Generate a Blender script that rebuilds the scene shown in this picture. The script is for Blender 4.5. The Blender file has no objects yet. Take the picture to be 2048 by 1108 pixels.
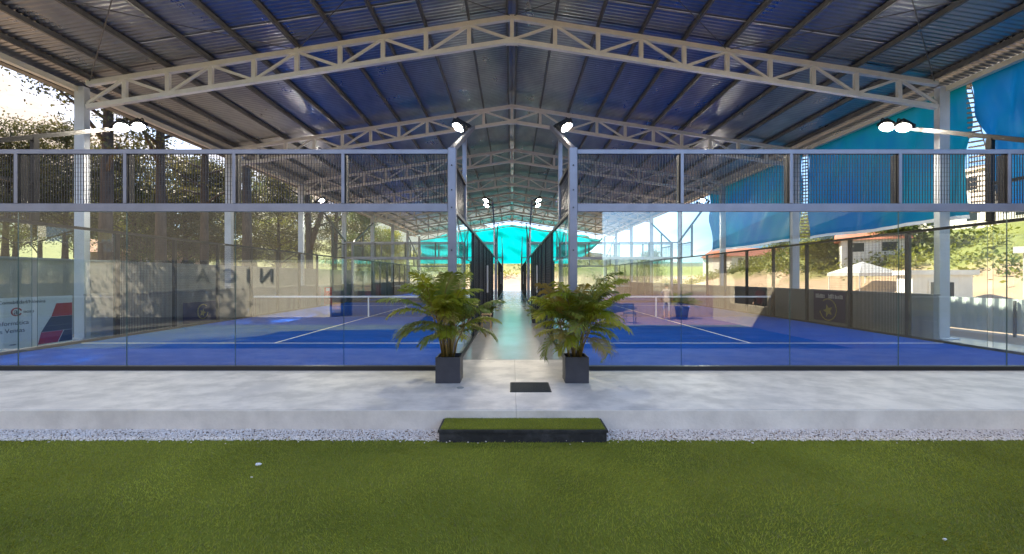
import bpy, math, random
import numpy as np
from mathutils import Vector, Matrix, Euler

R = math.radians
SC = bpy.context.scene
COL = SC.collection

# ------------------------------------------------------------------ camera, sky, sun, exposure
cam_d = bpy.data.cameras.new('camera'); cam = bpy.data.objects.new('camera', cam_d); COL.objects.link(cam)
cam.location = (0, 0, 1.71); cam.rotation_euler = (R(90), 0, 0)
cam_d.sensor_width = 36; cam_d.lens = 14.59; cam_d.clip_start = 0.05; cam_d.clip_end = 3000
SC.camera = cam
SC.render.resolution_x = 1024; SC.render.resolution_y = 554

SUN_AZ, SUN_EL = -35.0, 44.0        # azimuth from +Y towards +X
w = bpy.data.worlds.new('World'); SC.world = w; w.use_nodes = True
nt = w.node_tree; nt.nodes.clear()
def wn(t, **k):
    n = nt.nodes.new(t)
    for a, b in k.items(): setattr(n, a, b)
    return n
sky = wn('ShaderNodeTexSky', sky_type='NISHITA', sun_disc=False)
sky.sun_elevation = R(SUN_EL); sky.sun_rotation = R(SUN_AZ)
sky.altitude = 1800; sky.air_density = 1.0; sky.dust_density = 0.4; sky.ozone_density = 2.6
tc = wn('ShaderNodeTexCoord'); sep = wn('ShaderNodeSeparateXYZ'); nt.links.new(tc.outputs['Generated'], sep.inputs[0])
addz = wn('ShaderNodeMath', operation='ADD'); addz.inputs[1].default_value = 0.22; nt.links.new(sep.outputs['Z'], addz.inputs[0])
mx = wn('ShaderNodeMath', operation='MAXIMUM'); mx.inputs[1].default_value = 0.05; nt.links.new(addz.outputs[0], mx.inputs[0])
dvx = wn('ShaderNodeMath', operation='DIVIDE'); nt.links.new(sep.outputs['X'], dvx.inputs[0]); nt.links.new(mx.outputs[0], dvx.inputs[1])
dvy = wn('ShaderNodeMath', operation='DIVIDE'); nt.links.new(sep.outputs['Y'], dvy.inputs[0]); nt.links.new(mx.outputs[0], dvy.inputs[1])
cmb = wn('ShaderNodeCombineXYZ'); nt.links.new(dvx.outputs[0], cmb.inputs['X']); nt.links.new(dvy.outputs[0], cmb.inputs['Y'])
nz = wn('ShaderNodeTexNoise'); nz.inputs['Scale'].default_value = 1.1; nz.inputs['Detail'].default_value = 8; nz.inputs['Roughness'].default_value = 0.58
nt.links.new(cmb.outputs[0], nz.inputs['Vector'])
# the cloud bank lies to the west (-X)
bias = wn('ShaderNodeMath', operation='MULTIPLY_ADD'); bias.inputs[1].default_value = -0.24; nt.links.new(sep.outputs['X'], bias.inputs[0]); nt.links.new(nz.outputs['Fac'], bias.inputs[2])
rmp = wn('ShaderNodeValToRGB'); rmp.color_ramp.elements[0].position = 0.47; rmp.color_ramp.elements[1].position = 0.68
nt.links.new(bias.outputs[0], rmp.inputs[0])
mixc = wn('ShaderNodeMix', data_type='RGBA'); mixc.inputs[7].default_value = (1.75, 1.45, 1.25, 1)
nt.links.new(rmp.outputs[0], mixc.inputs[0]); nt.links.new(sky.outputs[0], mixc.inputs[6])
hz = wn('ShaderNodeMapRange'); hz.inputs[1].default_value = 0.42; hz.inputs[2].default_value = 0.10; nt.links.new(sep.outputs['Z'], hz.inputs[0])
hx = wn('ShaderNodeMapRange'); hx.inputs[1].default_value = 0.1; hx.inputs[2].default_value = 0.5; nt.links.new(sep.outputs['X'], hx.inputs[0])
hm_ = wn('ShaderNodeMath', operation='MULTIPLY'); nt.links.new(hz.outputs[0], hm_.inputs[0]); nt.links.new(hx.outputs[0], hm_.inputs[1])
mixh = wn('ShaderNodeMix', data_type='RGBA'); mixh.inputs[7].default_value = (0.42, 0.80, 1.25, 1); nt.links.new(hm_.outputs[0], mixh.inputs[0]); nt.links.new(mixc.outputs[2], mixh.inputs[6])
bg = wn('ShaderNodeBackground'); bg.inputs['Strength'].default_value = 0.145
wo = wn('ShaderNodeOutputWorld'); nt.links.new(mixh.outputs[2], bg.inputs[0]); nt.links.new(bg.outputs[0], wo.inputs[0])

sd = bpy.data.lights.new('sun', 'SUN'); sd.energy = 4.4; sd.angle = R(0.53); sd.color = (1.0, 0.88, 0.70)
sun = bpy.data.objects.new('sun', sd); COL.objects.link(sun)
sdir = Vector((math.sin(R(SUN_AZ))*math.cos(R(SUN_EL)), math.cos(R(SUN_AZ))*math.cos(R(SUN_EL)), math.sin(R(SUN_EL))))
sun.rotation_euler = sdir.to_track_quat('Z', 'Y').to_euler(); sun.location = (-30, 40, 40)

SC.view_settings.view_transform = 'Standard'; SC.view_settings.look = 'None'
SC.view_settings.exposure = 2.4; SC.view_settings.gamma = 1.0
try:
    SC.cycles.use_denoising = True
    SC.cycles.max_bounces = 10; SC.cycles.diffuse_bounces = 4; SC.cycles.glossy_bounces = 5
    SC.cycles.transmission_bounces = 6; SC.cycles.transparent_max_bounces = 48
    SC.cycles.sample_clamp_indirect = 6.0
    SC.cycles.caustics_reflective = False; SC.cycles.caustics_refractive = False
except Exception: pass

# ------------------------------------------------------------------ materials
def lin(c):
    return tuple(((x/255)/12.92 if x/255 <= 0.04045 else ((x/255+0.055)/1.055)**2.4) for x in c)
MATS = {}
def mat(name, col, rough=0.6, metal=0.0, col2=None, scale=3.0, detail=5, lo=0.35, hi=0.65, bump=0.0, bscale=40,
        spec=0.5, stretch=None, transl=0.0, col3=None, scale3=20.0, rough2=None, coat=0.0):
    m = bpy.data.materials.new(name); m.use_nodes = True; t = m.node_tree; t.nodes.clear()
    out = t.nodes.new('ShaderNodeOutputMaterial'); p = t.nodes.new('ShaderNodeBsdfPrincipled')
    p.inputs['Base Color'].default_value = (*col, 1); p.inputs['Roughness'].default_value = rough
    p.inputs['Metallic'].default_value = metal; p.inputs['Specular IOR Level'].default_value = spec
    p.inputs['Coat Weight'].default_value = coat
    c = t.nodes.new('ShaderNodeTexCoord'); mp = t.nodes.new('ShaderNodeMapping')
    if stretch: mp.inputs['Scale'].default_value = stretch
    t.links.new(c.outputs['Object'], mp.inputs[0])
    last = None
    if col2:
        n = t.nodes.new('ShaderNodeTexNoise'); n.inputs['Scale'].default_value = scale; n.inputs['Detail'].default_value = detail
        n.inputs['Roughness'].default_value = 0.62
        t.links.new(mp.outputs[0], n.inputs['Vector'])
        r = t.nodes.new('ShaderNodeMapRange'); r.inputs[1].default_value = lo; r.inputs[2].default_value = hi
        t.links.new(n.outputs['Fac'], r.inputs[0])
        x = t.nodes.new('ShaderNodeMix'); x.data_type = 'RGBA'; x.inputs[6].default_value = (*col, 1); x.inputs[7].default_value = (*col2, 1)
        t.links.new(r.outputs[0], x.inputs[0]); last = x.outputs[2]
        if rough2 is not None:
            q = t.nodes.new('ShaderNodeMix'); q.data_type = 'FLOAT'; q.inputs[2].default_value = rough; q.inputs[3].default_value = rough2
            t.links.new(r.outputs[0], q.inputs[0]); t.links.new(q.outputs[0], p.inputs['Roughness'])
        if col3:
            n3 = t.nodes.new('ShaderNodeTexNoise'); n3.inputs['Scale'].default_value = scale3; n3.inputs['Detail'].default_value = 6
            t.links.new(mp.outputs[0], n3.inputs['Vector'])
            r3 = t.nodes.new('ShaderNodeMapRange'); r3.inputs[1].default_value = 0.55; r3.inputs[2].default_value = 0.72
            t.links.new(n3.outputs['Fac'], r3.inputs[0])
            x3 = t.nodes.new('ShaderNodeMix'); x3.data_type = 'RGBA'; x3.inputs[7].default_value = (*col3, 1)
            t.links.new(r3.outputs[0], x3.inputs[0]); t.links.new(last, x3.inputs[6]); last = x3.outputs[2]
        t.links.new(last, p.inputs['Base Color'])
    if bump:
        b = t.nodes.new('ShaderNodeTexNoise'); b.inputs['Scale'].default_value = bscale; b.inputs['Detail'].default_value = 6
        t.links.new(mp.outputs[0], b.inputs['Vector'])
        bn = t.nodes.new('ShaderNodeBump'); bn.inputs['Strength'].default_value = bump; bn.inputs['Distance'].default_value = 0.02
        t.links.new(b.outputs['Fac'], bn.inputs['Height']); t.links.new(bn.outputs[0], p.inputs['Normal'])
    if transl:
        tr = t.nodes.new('ShaderNodeBsdfTranslucent'); tr.inputs[0].default_value = (*col, 1)
        if last: t.links.new(last, tr.inputs[0])
        ms = t.nodes.new('ShaderNodeMixShader'); ms.inputs[0].default_value = transl
        t.links.new(p.outputs[0], ms.inputs[1]); t.links.new(tr.outputs[0], ms.inputs[2]); t.links.new(ms.outputs[0], out.inputs[0])
    else:
        t.links.new(p.outputs[0], out.inputs[0])
    MATS[name] = m; return m

def glass_mat(name, tint, f0=0.03, gl=1.0):
    m = bpy.data.materials.new(name); m.use_nodes = True; t = m.node_tree; t.nodes.clear()
    out = t.nodes.new('ShaderNodeOutputMaterial')
    tr = t.nodes.new('ShaderNodeBsdfTransparent'); tr.inputs[0].default_value = (*tint, 1)
    g = t.nodes.new('ShaderNodeBsdfGlossy'); g.inputs['Roughness'].default_value = 0.0; g.inputs[0].default_value = (gl, gl, gl, 1)
    lw = t.nodes.new('ShaderNodeLayerWeight')
    pw = t.nodes.new('ShaderNodeMath'); pw.operation = 'POWER'; pw.inputs[1].default_value = 5; t.links.new(lw.outputs['Facing'], pw.inputs[0])
    lw.inputs['Blend'].default_value = 0.5
    ma = t.nodes.new('ShaderNodeMath'); ma.operation = 'MULTIPLY_ADD'; ma.inputs[1].default_value = 1-f0; ma.inputs[2].default_value = f0
    t.links.new(pw.outputs[0], ma.inputs[0])
    # faint dust film on the pane
    ms = t.nodes.new('ShaderNodeMixShader'); t.links.new(ma.outputs[0], ms.inputs[0]); t.links.new(tr.outputs[0], ms.inputs[1]); t.links.new(g.outputs[0], ms.inputs[2])
    t.links.new(ms.outputs[0], out.inputs[0]); MATS[name] = m; return m

def emit_mat(name, col, s):
    m = bpy.data.materials.new(name); m.use_nodes = True; t = m.node_tree; t.nodes.clear()
    out = t.nodes.new('ShaderNodeOutputMaterial'); e = t.nodes.new('ShaderNodeEmission'); e.inputs[0].default_value = (*col, 1); e.inputs[1].default_value = s
    t.links.new(e.outputs[0], out.inputs[0]); MATS[name] = m; return m

M_concrete = mat('concrete_slab', (0.69,0.66,0.61), 0.46, col2=(0.49,0.475,0.445), scale=2.4, detail=12, lo=0.40, hi=0.62, bump=0.14, bscale=30, stretch=(0.85,1.0,1), col3=(0.50,0.49,0.47), scale3=1.3, rough2=0.55)
M_floor = mat('concrete_polished', (0.40,0.40,0.39), 0.16, col2=(0.30,0.30,0.29), scale=1.1, detail=9, lo=0.38, hi=0.66, bump=0.015, bscale=25, stretch=(1,0.7,1), rough2=0.24)
M_face = mat('bounce_lit_face', (0.88,0.82,0.72), 0.8, col2=(0.68,0.63,0.55), scale=2.2, detail=9, bump=0.2, bscale=30)  # paler than the slab to stand for bounced light; beige stain is its own
M_turf = mat('turf_backing', (0.18,0.22,0.028), 0.9, col2=(0.13,0.16,0.02), scale=0.7, lo=0.35, hi=0.65, bump=0.8, bscale=180, spec=0.15)
M_court = mat('court_blue', (0.002,0.050,0.33), 0.8, col2=(0.003,0.062,0.39), scale=0.8, bump=0.15, bscale=220, spec=0.0, stretch=(0.5,1.6,1), col3=(0.03,0.085,0.40), scale3=2.6)
M_line = mat('white_line', (0.78,0.79,0.80), 0.6)
M_frame = mat('frame_steel', (0.27,0.27,0.31), 0.40, metal=0.4, col2=(0.22,0.22,0.255), scale=2.5)
M_black = mat('black_steel', (0.009,0.009,0.010), 0.45)
M_wire = mat('mesh_wire', (0.03,0.03,0.034), 0.35, metal=0.3)
M_glass = glass_mat('court_glass', (0.95,0.982,0.968), 0.075)
M_gedge = mat('glass_edge', (0.09,0.15,0.14), 0.2)
M_white_steel = mat('truss_paint', (0.84,0.82,0.78), 0.5, col2=(0.76,0.74,0.70), scale=4)
M_column = mat('column_paint', (0.60,0.63,0.67), 0.45, col2=(0.53,0.56,0.60), scale=3)
M_purlin = mat('purlin_steel', (0.16,0.155,0.15), 0.5, metal=0.5, col2=(0.11,0.11,0.11), scale=5)
M_roof = mat('roof_metal', (0.42,0.43,0.45), 0.27, metal=1.0, col2=(0.31,0.32,0.345), scale=1.5, stretch=(1,0.4,1), rough2=0.38, bump=0.05, bscale=7)
M_edgelt = mat('eave_paint', (0.66,0.62,0.52), 0.4)
M_tarp_c = mat('cyan_tarp', (0.0,0.40,0.43), 0.5, col2=(0.0,0.27,0.31), scale=0.35, lo=0.4, hi=0.62, transl=0.65)
M_tarp_b = mat('blue_tarp', (0.003,0.17,0.44), 0.5, col2=(0.002,0.21,0.38), scale=0.25, lo=0.4, hi=0.6, transl=0.6)
M_tarp_t = mat('teal_tarp', (0.002,0.21,0.31), 0.5, col2=(0.002,0.14,0.36), scale=0.22, lo=0.42, hi=0.6, transl=0.6)
M_tarp_w = mat('white_hem', (0.75,0.76,0.75), 0.5, transl=0.4)
M_rope = mat('rope', (0.42,0.33,0.24), 0.8)
M_grey_wall = mat('grey_render', (0.30,0.32,0.31), 0.8, col2=(0.24,0.26,0.25), scale=1.2, bump=0.15)
M_grey_wall2 = mat('pale_render', (0.50,0.47,0.40), 0.85, col2=(0.42,0.40,0.35), scale=1.2)
M_planter = mat('planter', (0.045,0.045,0.055), 0.5, col2=(0.058,0.058,0.068), scale=6, bump=0.05, bscale=90)
M_soil = mat('soil', (0.03,0.02,0.012), 0.95, bump=0.6, bscale=60)
M_frond = mat('palm_leaf', (0.25,0.31,0.028), 0.38, col2=(0.38,0.36,0.035), scale=2.2, lo=0.4, hi=0.7, transl=0.45)
M_frond2 = mat('palm_leaf_dark', (0.13,0.19,0.035), 0.38, col2=(0.22,0.25,0.04), scale=2.2, transl=0.3)
M_dry = mat('palm_leaf_dry', (0.34,0.22,0.06), 0.6, col2=(0.26,0.24,0.05), scale=3, transl=0.3)
M_cane = mat('palm_cane', (0.30,0.19,0.05), 0.5, col2=(0.16,0.12,0.03), scale=14)
M_mat = mat('rubber_mat', (0.03,0.036,0.035), 0.8, bump=0.5, bscale=120)
M_step = mat('step_side', (0.022,0.023,0.026), 0.6, col2=(0.07,0.07,0.075), scale=5, lo=0.5, hi=0.75, bump=0.4, bscale=30)
M_bark = mat('bark', (0.075,0.055,0.040), 0.9, col2=(0.035,0.026,0.02), scale=6, bump=0.7, bscale=14, stretch=(1,1,0.25))
M_leaf_d = mat('leaf_dark', (0.045,0.055,0.018), 0.6, col2=(0.10,0.085,0.025), scale=0.6, transl=0.35)
M_leaf_y = mat('leaf_yellow', (0.27,0.26,0.028), 0.6, col2=(0.13,0.15,0.02), scale=0.8, transl=0.4)
M_leaf_g = mat('leaf_green', (0.07,0.12,0.022), 0.6, col2=(0.13,0.15,0.03), scale=0.8, transl=0.35)
M_white = mat('white_paint', (0.78,0.77,0.74), 0.6, col2=(0.68,0.67,0.64), scale=1.5)
M_cream = mat('cream_wall', (0.66,0.58,0.46), 0.75, col2=(0.56,0.49,0.39), scale=1.0, bump=0.1)
M_pink = mat('pink_wall', (0.62,0.44,0.36), 0.8, col2=(0.52,0.38,0.32), scale=1.0)
M_rooftile = mat('clay_tile', (0.42,0.14,0.07), 0.8, col2=(0.30,0.10,0.06), scale=5)
M_slate = mat('slate_roof', (0.06,0.07,0.085), 0.6, col2=(0.045,0.05,0.06), scale=3)
M_dkwin = mat('dark_window', (0.02,0.03,0.04), 0.08)
M_brick = mat('brick_paving', (0.33,0.20,0.16), 0.85, col2=(0.25,0.15,0.13), scale=6, bump=0.2)
M_sheet = mat('sheet_fence', (0.56,0.62,0.62), 0.45, col2=(0.48,0.54,0.54), scale=1.5)
M_dark_club = mat('dark_render', (0.075,0.07,0.065), 0.8, col2=(0.055,0.052,0.05), scale=1)
M_pebble = mat('pebble', (0.92,0.87,0.80), 0.7, col2=(0.74,0.70,0.65), scale=30)
M_pebble_d = mat('pebble_dark', (0.16,0.15,0.15), 0.7)
M_lens = emit_mat('lamp_lens', (1.0, 0.90, 0.74), 200.0)
M_wood = mat('pine_wood', (0.50,0.32,0.16), 0.6, col2=(0.40,0.25,0.12), scale=9, stretch=(1,1,0.2))
M_red = mat('red_paint', (0.42,0.015,0.02), 0.45)
M_navy = mat('navy_vinyl', (0.018,0.012,0.11), 0.45)
M_yellow = mat('yellow_print', (0.55,0.48,0.12), 0.5)
M_vinyl = mat('white_vinyl', (0.66,0.72,0.74), 0.45)
M_print_dk = mat('slate_print', (0.025,0.032,0.042), 0.45)
M_print_red = mat('red_print', (0.38,0.012,0.02), 0.45)
M_ink = mat('ink', (0.02,0.025,0.04), 0.5)
M_bluepot = mat('blue_pot', (0.03,0.04,0.10), 0.4)
M_skin = mat('skin', (0.50,0.30,0.21), 0.6)
M_shirt = mat('pale_shirt', (0.60,0.50,0.46), 0.8)
M_trous = mat('pale_shorts', (0.45,0.42,0.42), 0.8)
M_hair = mat('dark_hair', (0.02,0.015,0.01), 0.6)
M_litter = mat('white_litter', (0.8,0.79,0.76), 0.6)

# ------------------------------------------------------------------ mesh helpers
class MB:
    def __init__(s): s.v = []; s.f = []; s.mi = []
    def add(s, vs, fs, mi=0):
        o = len(s.v); s.v += [tuple(p) for p in vs]; s.f += [tuple(o+i for i in f) for f in fs]; s.mi += [mi]*len(fs); return s
    def box(s, x0, x1, y0, y1, z0, z1, mi=0):
        return s.add([(x0,y0,z0),(x1,y0,z0),(x1,y1,z0),(x0,y1,z0),(x0,y0,z1),(x1,y0,z1),(x1,y1,z1),(x0,y1,z1)],
                     [(0,3,2,1),(4,5,6,7),(0,1,5,4),(1,2,6,5),(2,3,7,6),(3,0,4,7)], mi)
    def bbox(s, x0, x1, y0, y1, z0, z1, b=0.01, mi=0):
        # box with chamfered vertical and horizontal edges
        def ring(i, z): return [(x0+b-i,y0-i+b*0,z),]
        xs = (x0, x0+b, x1-b, x1); ys = (y0, y0+b, y1-b, y1)
        def loop(z, k):
            if k: return [(xs[1],ys[0],z),(xs[2],ys[0],z),(xs[3],ys[1],z),(xs[3],ys[2],z),(xs[2],ys[3],z),(xs[1],ys[3],z),(xs[0],ys[2],z),(xs[0],ys[1],z)]
            return [(xs[1],ys[1]-0,z),(xs[2],ys[1],z),(xs[2],ys[1],z),(xs[2],ys[2],z),(xs[2],ys[2],z),(xs[1],ys[2],z),(xs[1],ys[2],z),(xs[1],ys[1],z)]
        v = loop(z0,1)+loop(z1-b,1)
        q = b*0.7
        t = [(xs[1],y0+q,z1),(xs[2],y0+q,z1),(x1-q,ys[1],z1),(x1-q,ys[2],z1),(xs[2],y1-q,z1),(xs[1],y1-q,z1),(x0+q,ys[2],z1),(x0+q,ys[1],z1)]
        v += t
        f = [tuple(range(7,-1,-1))]
        for k in (0,8):
            for i in range(8): f.append((k+i, k+(i+1)%8, k+8+(i+1)%8, k+8+i))
        f.append(tuple(range(16,24)))
        return s.add(v, f, mi)
    def beam(s, p, q, w, h, mi=0, up=(0,0,1)):
        p = Vector(p); q = Vector(q); d = (q-p).normalized(); u = Vector(up)
        if abs(d.dot(u)) > 0.99: u = Vector((0,1,0))
        sx = d.cross(u).normalized()*(w/2); sz = sx.cross(d).normalized()*(h/2)
        vs = [p-sx-sz, p+sx-sz, p+sx+sz, p-sx+sz, q-sx-sz, q+sx-sz, q+sx+sz, q-sx+sz]
        return s.add(vs, [(0,1,2,3),(7,6,5,4),(0,4,5,1),(1,5,6,2),(2,6,7,3),(3,7,4,0)], mi)
    def tube(s, pts, rad, n=8, mi=0, cap=True):
        pts = [Vector(p) for p in pts]
        if not hasattr(rad, '__len__'): rad = [rad]*len(pts)
        vs = []; ref = Vector((0.13,0.97,0.2))
        for i, p in enumerate(pts):
            d = (pts[min(i+1,len(pts)-1)]-pts[max(i-1,0)])
            d = d.normalized() if d.length > 1e-9 else Vector((0,0,1))
            a = d.cross(ref)
            if a.length < 0.1: a = d.cross(Vector((1,0,0)))
            a.normalize(); b = d.cross(a)
            for k in range(n):
                t = 2*math.pi*k/n; vs.append(p + (a*math.cos(t)+b*math.sin(t))*rad[i])
        fs = []
        for i in range(len(pts)-1):
            for k in range(n):
                fs.append((i*n+k, i*n+(k+1)%n, (i+1)*n+(k+1)%n, (i+1)*n+k))
        if cap: fs.append(tuple(range(n-1,-1,-1))); fs.append(tuple((len(pts)-1)*n+k for k in range(n)))
        return s.add(vs, fs, mi)
    def prism(s, poly, y0, y1, mi=0):      # polygon in XZ extruded along Y
        n = len(poly)
        vs = [(x,y0,z) for x,z in poly]+[(x,y1,z) for x,z in poly]
        fs = [tuple(range(n)), tuple(range(2*n-1,n-1,-1))]+[((i+1)%n, i, n+i, n+(i+1)%n) for i in range(n)]
        return s.add(vs, fs, mi)
    def data(s, name, mats, smooth=False):
        me = bpy.data.meshes.new(name); me.from_pydata(s.v, [], s.f)
        for m in (mats if isinstance(mats, (list,tuple)) else [mats]): me.materials.append(m)
        me.polygons.foreach_set('material_index', s.mi)
        if smooth: me.polygons.foreach_set('use_smooth', [True]*len(s.f))
        me.update(); return me
    def build(s, name, mats, parent=None, smooth=False, loc=None):
        return link(name, s.data(name, mats, smooth), parent, loc)

def link(name, me, parent=None, loc=None, rot=None):
    o = bpy.data.objects.new(name, me); COL.objects.link(o)
    if parent: o.parent = parent
    if loc is not None: o.location = loc
    if rot is not None: o.rotation_euler = rot
    return o
def np_mesh(name, V, F, mats, mi=None, smooth=False):
    me = bpy.data.meshes.new(name); n, k = F.shape
    me.vertices.add(len(V)); me.vertices.foreach_set('co', np.ascontiguousarray(V, dtype=np.float32).ravel())
    me.loops.add(n*k); me.loops.foreach_set('vertex_index', np.ascontiguousarray(F, dtype=np.int32).ravel())
    me.polygons.add(n); me.polygons.foreach_set('loop_start', np.arange(0, n*k, k, dtype=np.int32)); me.polygons.foreach_set('loop_total', np.full(n, k, dtype=np.int32))
    for m in (mats if isinstance(mats, (list,tuple)) else [mats]): me.materials.append(m)
    if mi is not None: me.polygons.foreach_set('material_index', np.ascontiguousarray(mi, dtype=np.int32))
    if smooth: me.polygons.foreach_set('use_smooth', np.ones(n, dtype=bool))
    me.update(calc_edges=True); me.validate(); return me
def thing(name, label, cat, loc=(0,0,0), group=None, rotz=0):
    o = bpy.data.objects.new(name, None); COL.objects.link(o); o.location = loc; o.rotation_euler = (0,0,rotz)
    o.empty_display_size = 0.2
    return tag(o, label, cat, group)
def tag(o, label, cat, group=None):
    o['label'] = label; o['category'] = cat
    if group: o['group'] = group
    return o
def structure(o, kind='structure'): o['kind'] = kind; return o
def copy_tree(o, parent=None):
    c = o.copy(); COL.objects.link(c)
    if parent: c.parent = parent
    for ch in list(o.children): copy_tree(ch, c)
    return c
def text_data(txt, size, m, extrude=0.003, align='LEFT'):
    cu = bpy.data.curves.new('lettering', 'FONT'); cu.body = txt; cu.size = size; cu.extrude = extrude; cu.align_x = align
    o = bpy.data.objects.new('tmp', cu); COL.objects.link(o)
    bpy.context.view_layer.update()
    me = bpy.data.meshes.new_from_object(o.evaluated_get(bpy.context.evaluated_depsgraph_get()))
    bpy.data.objects.remove(o); me.materials.clear(); me.materials.append(m); me.name = 'lettering'; return me
rng = np.random.default_rng(7); rnd = random.Random(11)

# ------------------------------------------------------------------ ground and setting
def sm(a, b, x):
    t = np.clip((x-a)/(b-a), 0, 1); return t*t*(3-2*t)
def hgt(x, y):
    x = np.asarray(x, float); y = np.asarray(y, float)
    z = np.full(np.broadcast(x, y).shape, -0.27)
    z = z + 3.6*sm(-24,-46,x)*sm(-6,12,y)                      # rise west of the hall
    z = z + (6.6*sm(23,44,x) + 5.0*sm(44,120,x))*sm(2,12,y)*sm(80,56,y)     # bank east of the hall
    z = z + 9.0*sm(72,120,y)*sm(34,16,x)
    r = np.hypot(x, y-20)
    z = z + np.maximum(0, r-150)*0.16*(1+0.35*np.sin(np.arctan2(x, y)*5+1.3)+0.2*np.sin(np.arctan2(x, y)*13))*sm(150,420,r)*(0.35+0.65*sm(60,-120,x))
    rough = sm(26,40,np.abs(x))+sm(70,90,y)
    z = z + 0.35*np.clip(rough,0,1)*(np.sin(x*0.6+np.sin(y*0.3)*2)*np.cos(y*0.5+x*0.13))
    return z
n = 170; u = np.linspace(-1, 1, n); g = np.sinh(u*4.2)/np.sinh(4.2)*750
X, Y = np.meshgrid(g, g+20, indexing='ij'); Z = hgt(X, Y)
V = np.stack([X, Y, Z], -1).reshape(-1, 3)
idx = np.arange(n*n).reshape(n, n)
F = np.stack([idx[:-1,:-1], idx[1:,:-1], idx[1:,1:], idx[:-1,1:]], -1).reshape(-1, 4)
M_ground = mat('earth', (0.36,0.25,0.16), 0.95, col2=(0.29,0.20,0.12), scale=0.5, bump=0.3, bscale=4)
t = M_ground.node_tree; p = [x for x in t.nodes if x.type == 'BSDF_PRINCIPLED'][0]
src = p.inputs['Base Color'].links[0].from_socket
gsep = t.nodes.new('ShaderNodeSeparateXYZ'); gtc = t.nodes.new('ShaderNodeTexCoord'); t.links.new(gtc.outputs['Object'], gsep.inputs[0])
gn = t.nodes.new('ShaderNodeTexNoise'); gn.inputs['Scale'].default_value = 0.22; gn.inputs['Detail'].default_value = 6; t.links.new(gtc.outputs['Object'], gn.inputs['Vector'])
gad = t.nodes.new('ShaderNodeMath'); gad.operation = 'MULTIPLY_ADD'; gad.inputs[1].default_value = 5.0; gad.inputs[2].default_value = -2.2; t.links.new(gn.outputs['Fac'], gad.inputs[0])
gad2 = t.nodes.new('ShaderNodeMath'); gad2.operation = 'ADD'; t.links.new(gad.outputs[0], gad2.inputs[0]); t.links.new(gsep.outputs['Z'], gad2.inputs[1])
gr = t.nodes.new('ShaderNodeMapRange'); gr.inputs[1].default_value = 2.0; gr.inputs[2].default_value = 3.2; t.links.new(gad2.outputs[0], gr.inputs[0])
gn2 = t.nodes.new('ShaderNodeTexNoise'); gn2.inputs['Scale'].default_value = 0.5; gn2.inputs['Detail'].default_value = 8; t.links.new(gtc.outputs['Object'], gn2.inputs['Vector'])
gm2 = t.nodes.new('ShaderNodeMix'); gm2.data_type = 'RGBA'; gm2.inputs[6].default_value = (0.20,0.19,0.04,1); gm2.inputs[7].default_value = (0.10,0.13,0.03,1); t.links.new(gn2.outputs['Fac'], gm2.inputs[0])
gm = t.nodes.new('ShaderNodeMix'); gm.data_type = 'RGBA'; t.links.new(gr.outputs[0], gm.inputs[0]); t.links.new(src, gm.inputs[6]); t.links.new(gm2.outputs[2], gm.inputs[7]); gf = t.nodes.new('ShaderNodeMapRange'); gf.inputs[1].default_value = 11; gf.inputs[2].default_value = 15; t.links.new(gad2.outputs[0], gf.inputs[0])
gm3 = t.nodes.new('ShaderNodeMix'); gm3.data_type = 'RGBA'; gm3.inputs[7].default_value = (0.05,0.07,0.06,1); t.links.new(gf.outputs[0], gm3.inputs[0]); t.links.new(gm.outputs[2], gm3.inputs[6]); t.links.new(gm3.outputs[2], p.inputs['Base Color'])
structure(link('ground', np_mesh('ground', V, F, M_ground, smooth=True)))

TOP = -0.26    # level of the lawn sheet
structure(MB().box(-12.8, 26, -1.8, 5.02, TOP-0.02, TOP).build('lawn', M_turf))
structure(MB().box(3.0, 34, -32, -1.8, TOP-0.02, TOP-0.005).build('brick_paving', M_brick))
structure(MB().box(-26, 2.99, -10, -1.8, TOP-0.02, TOP-0.003).box(-26, -12.801, -1.799, 5.02, TOP-0.02, TOP-0.003).build('paving', mat('shade_dark_paving', (0.09,0.09,0.085), 0.9, col2=(0.06,0.06,0.058), scale=2, bump=0.2)))  # dark colour stands in for shaded ground, keeps the left reflections dim
# slab with a chamfered front edge, joints cut every 6 m
sl = MB()
for (a, b) in ((-20,-8.054),(-8.05,0.052),(0.056,8.05),(8.054,20)):
    sl.prism([(a,-0.3),(b,-0.3),(b,-0.004),(a,-0.004)], 5.36, 8.6)
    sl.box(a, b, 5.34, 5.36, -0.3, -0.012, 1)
sl2 = MB()
sl2.box(-12.75, 12.75, 8.606, 56, -0.3, -0.004)
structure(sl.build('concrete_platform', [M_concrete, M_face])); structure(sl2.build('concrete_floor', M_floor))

# lawn blades (artificial grass pile)
NB = 210000
bx = rng.uniform(-8.2, 8.2, NB); by = 2.35 + (5.03-2.35)*rng.random(NB)**1.15
edge = 0.02*np.sin(bx*1.7)+0.015*np.sin(bx*4.1+1)
keep = by < 5.0+edge; bx = bx[keep]; by = by[keep]; nb = len(bx)
hh = rng.uniform(0.008, 0.023, nb); ang = rng.uniform(0, 2*np.pi, nb); wd = rng.uniform(0.0016, 0.0034, nb)
lf = np.sin(bx*0.9+np.sin(by*1.7)*1.4)+np.sin(bx*2.3-by*1.9+0.7)*0.6+np.sin(bx*5.1+by*3.3)*0.35
ln = rng.normal(0, 0.012, (nb, 2)) + np.stack([0.008*np.sin(lf*1.6), -0.002+0.010*np.cos(lf*1.3)], 1)
c = np.stack([bx, by, np.full(nb, TOP)], 1); s_ = np.stack([np.cos(ang)*wd, np.sin(ang)*wd, np.zeros(nb)], 1)
tip = c + np.stack([ln[:,0], ln[:,1], hh], 1); mid = c + np.stack([ln[:,0]*0.35, ln[:,1]*0.35, hh*0.6], 1)
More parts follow.
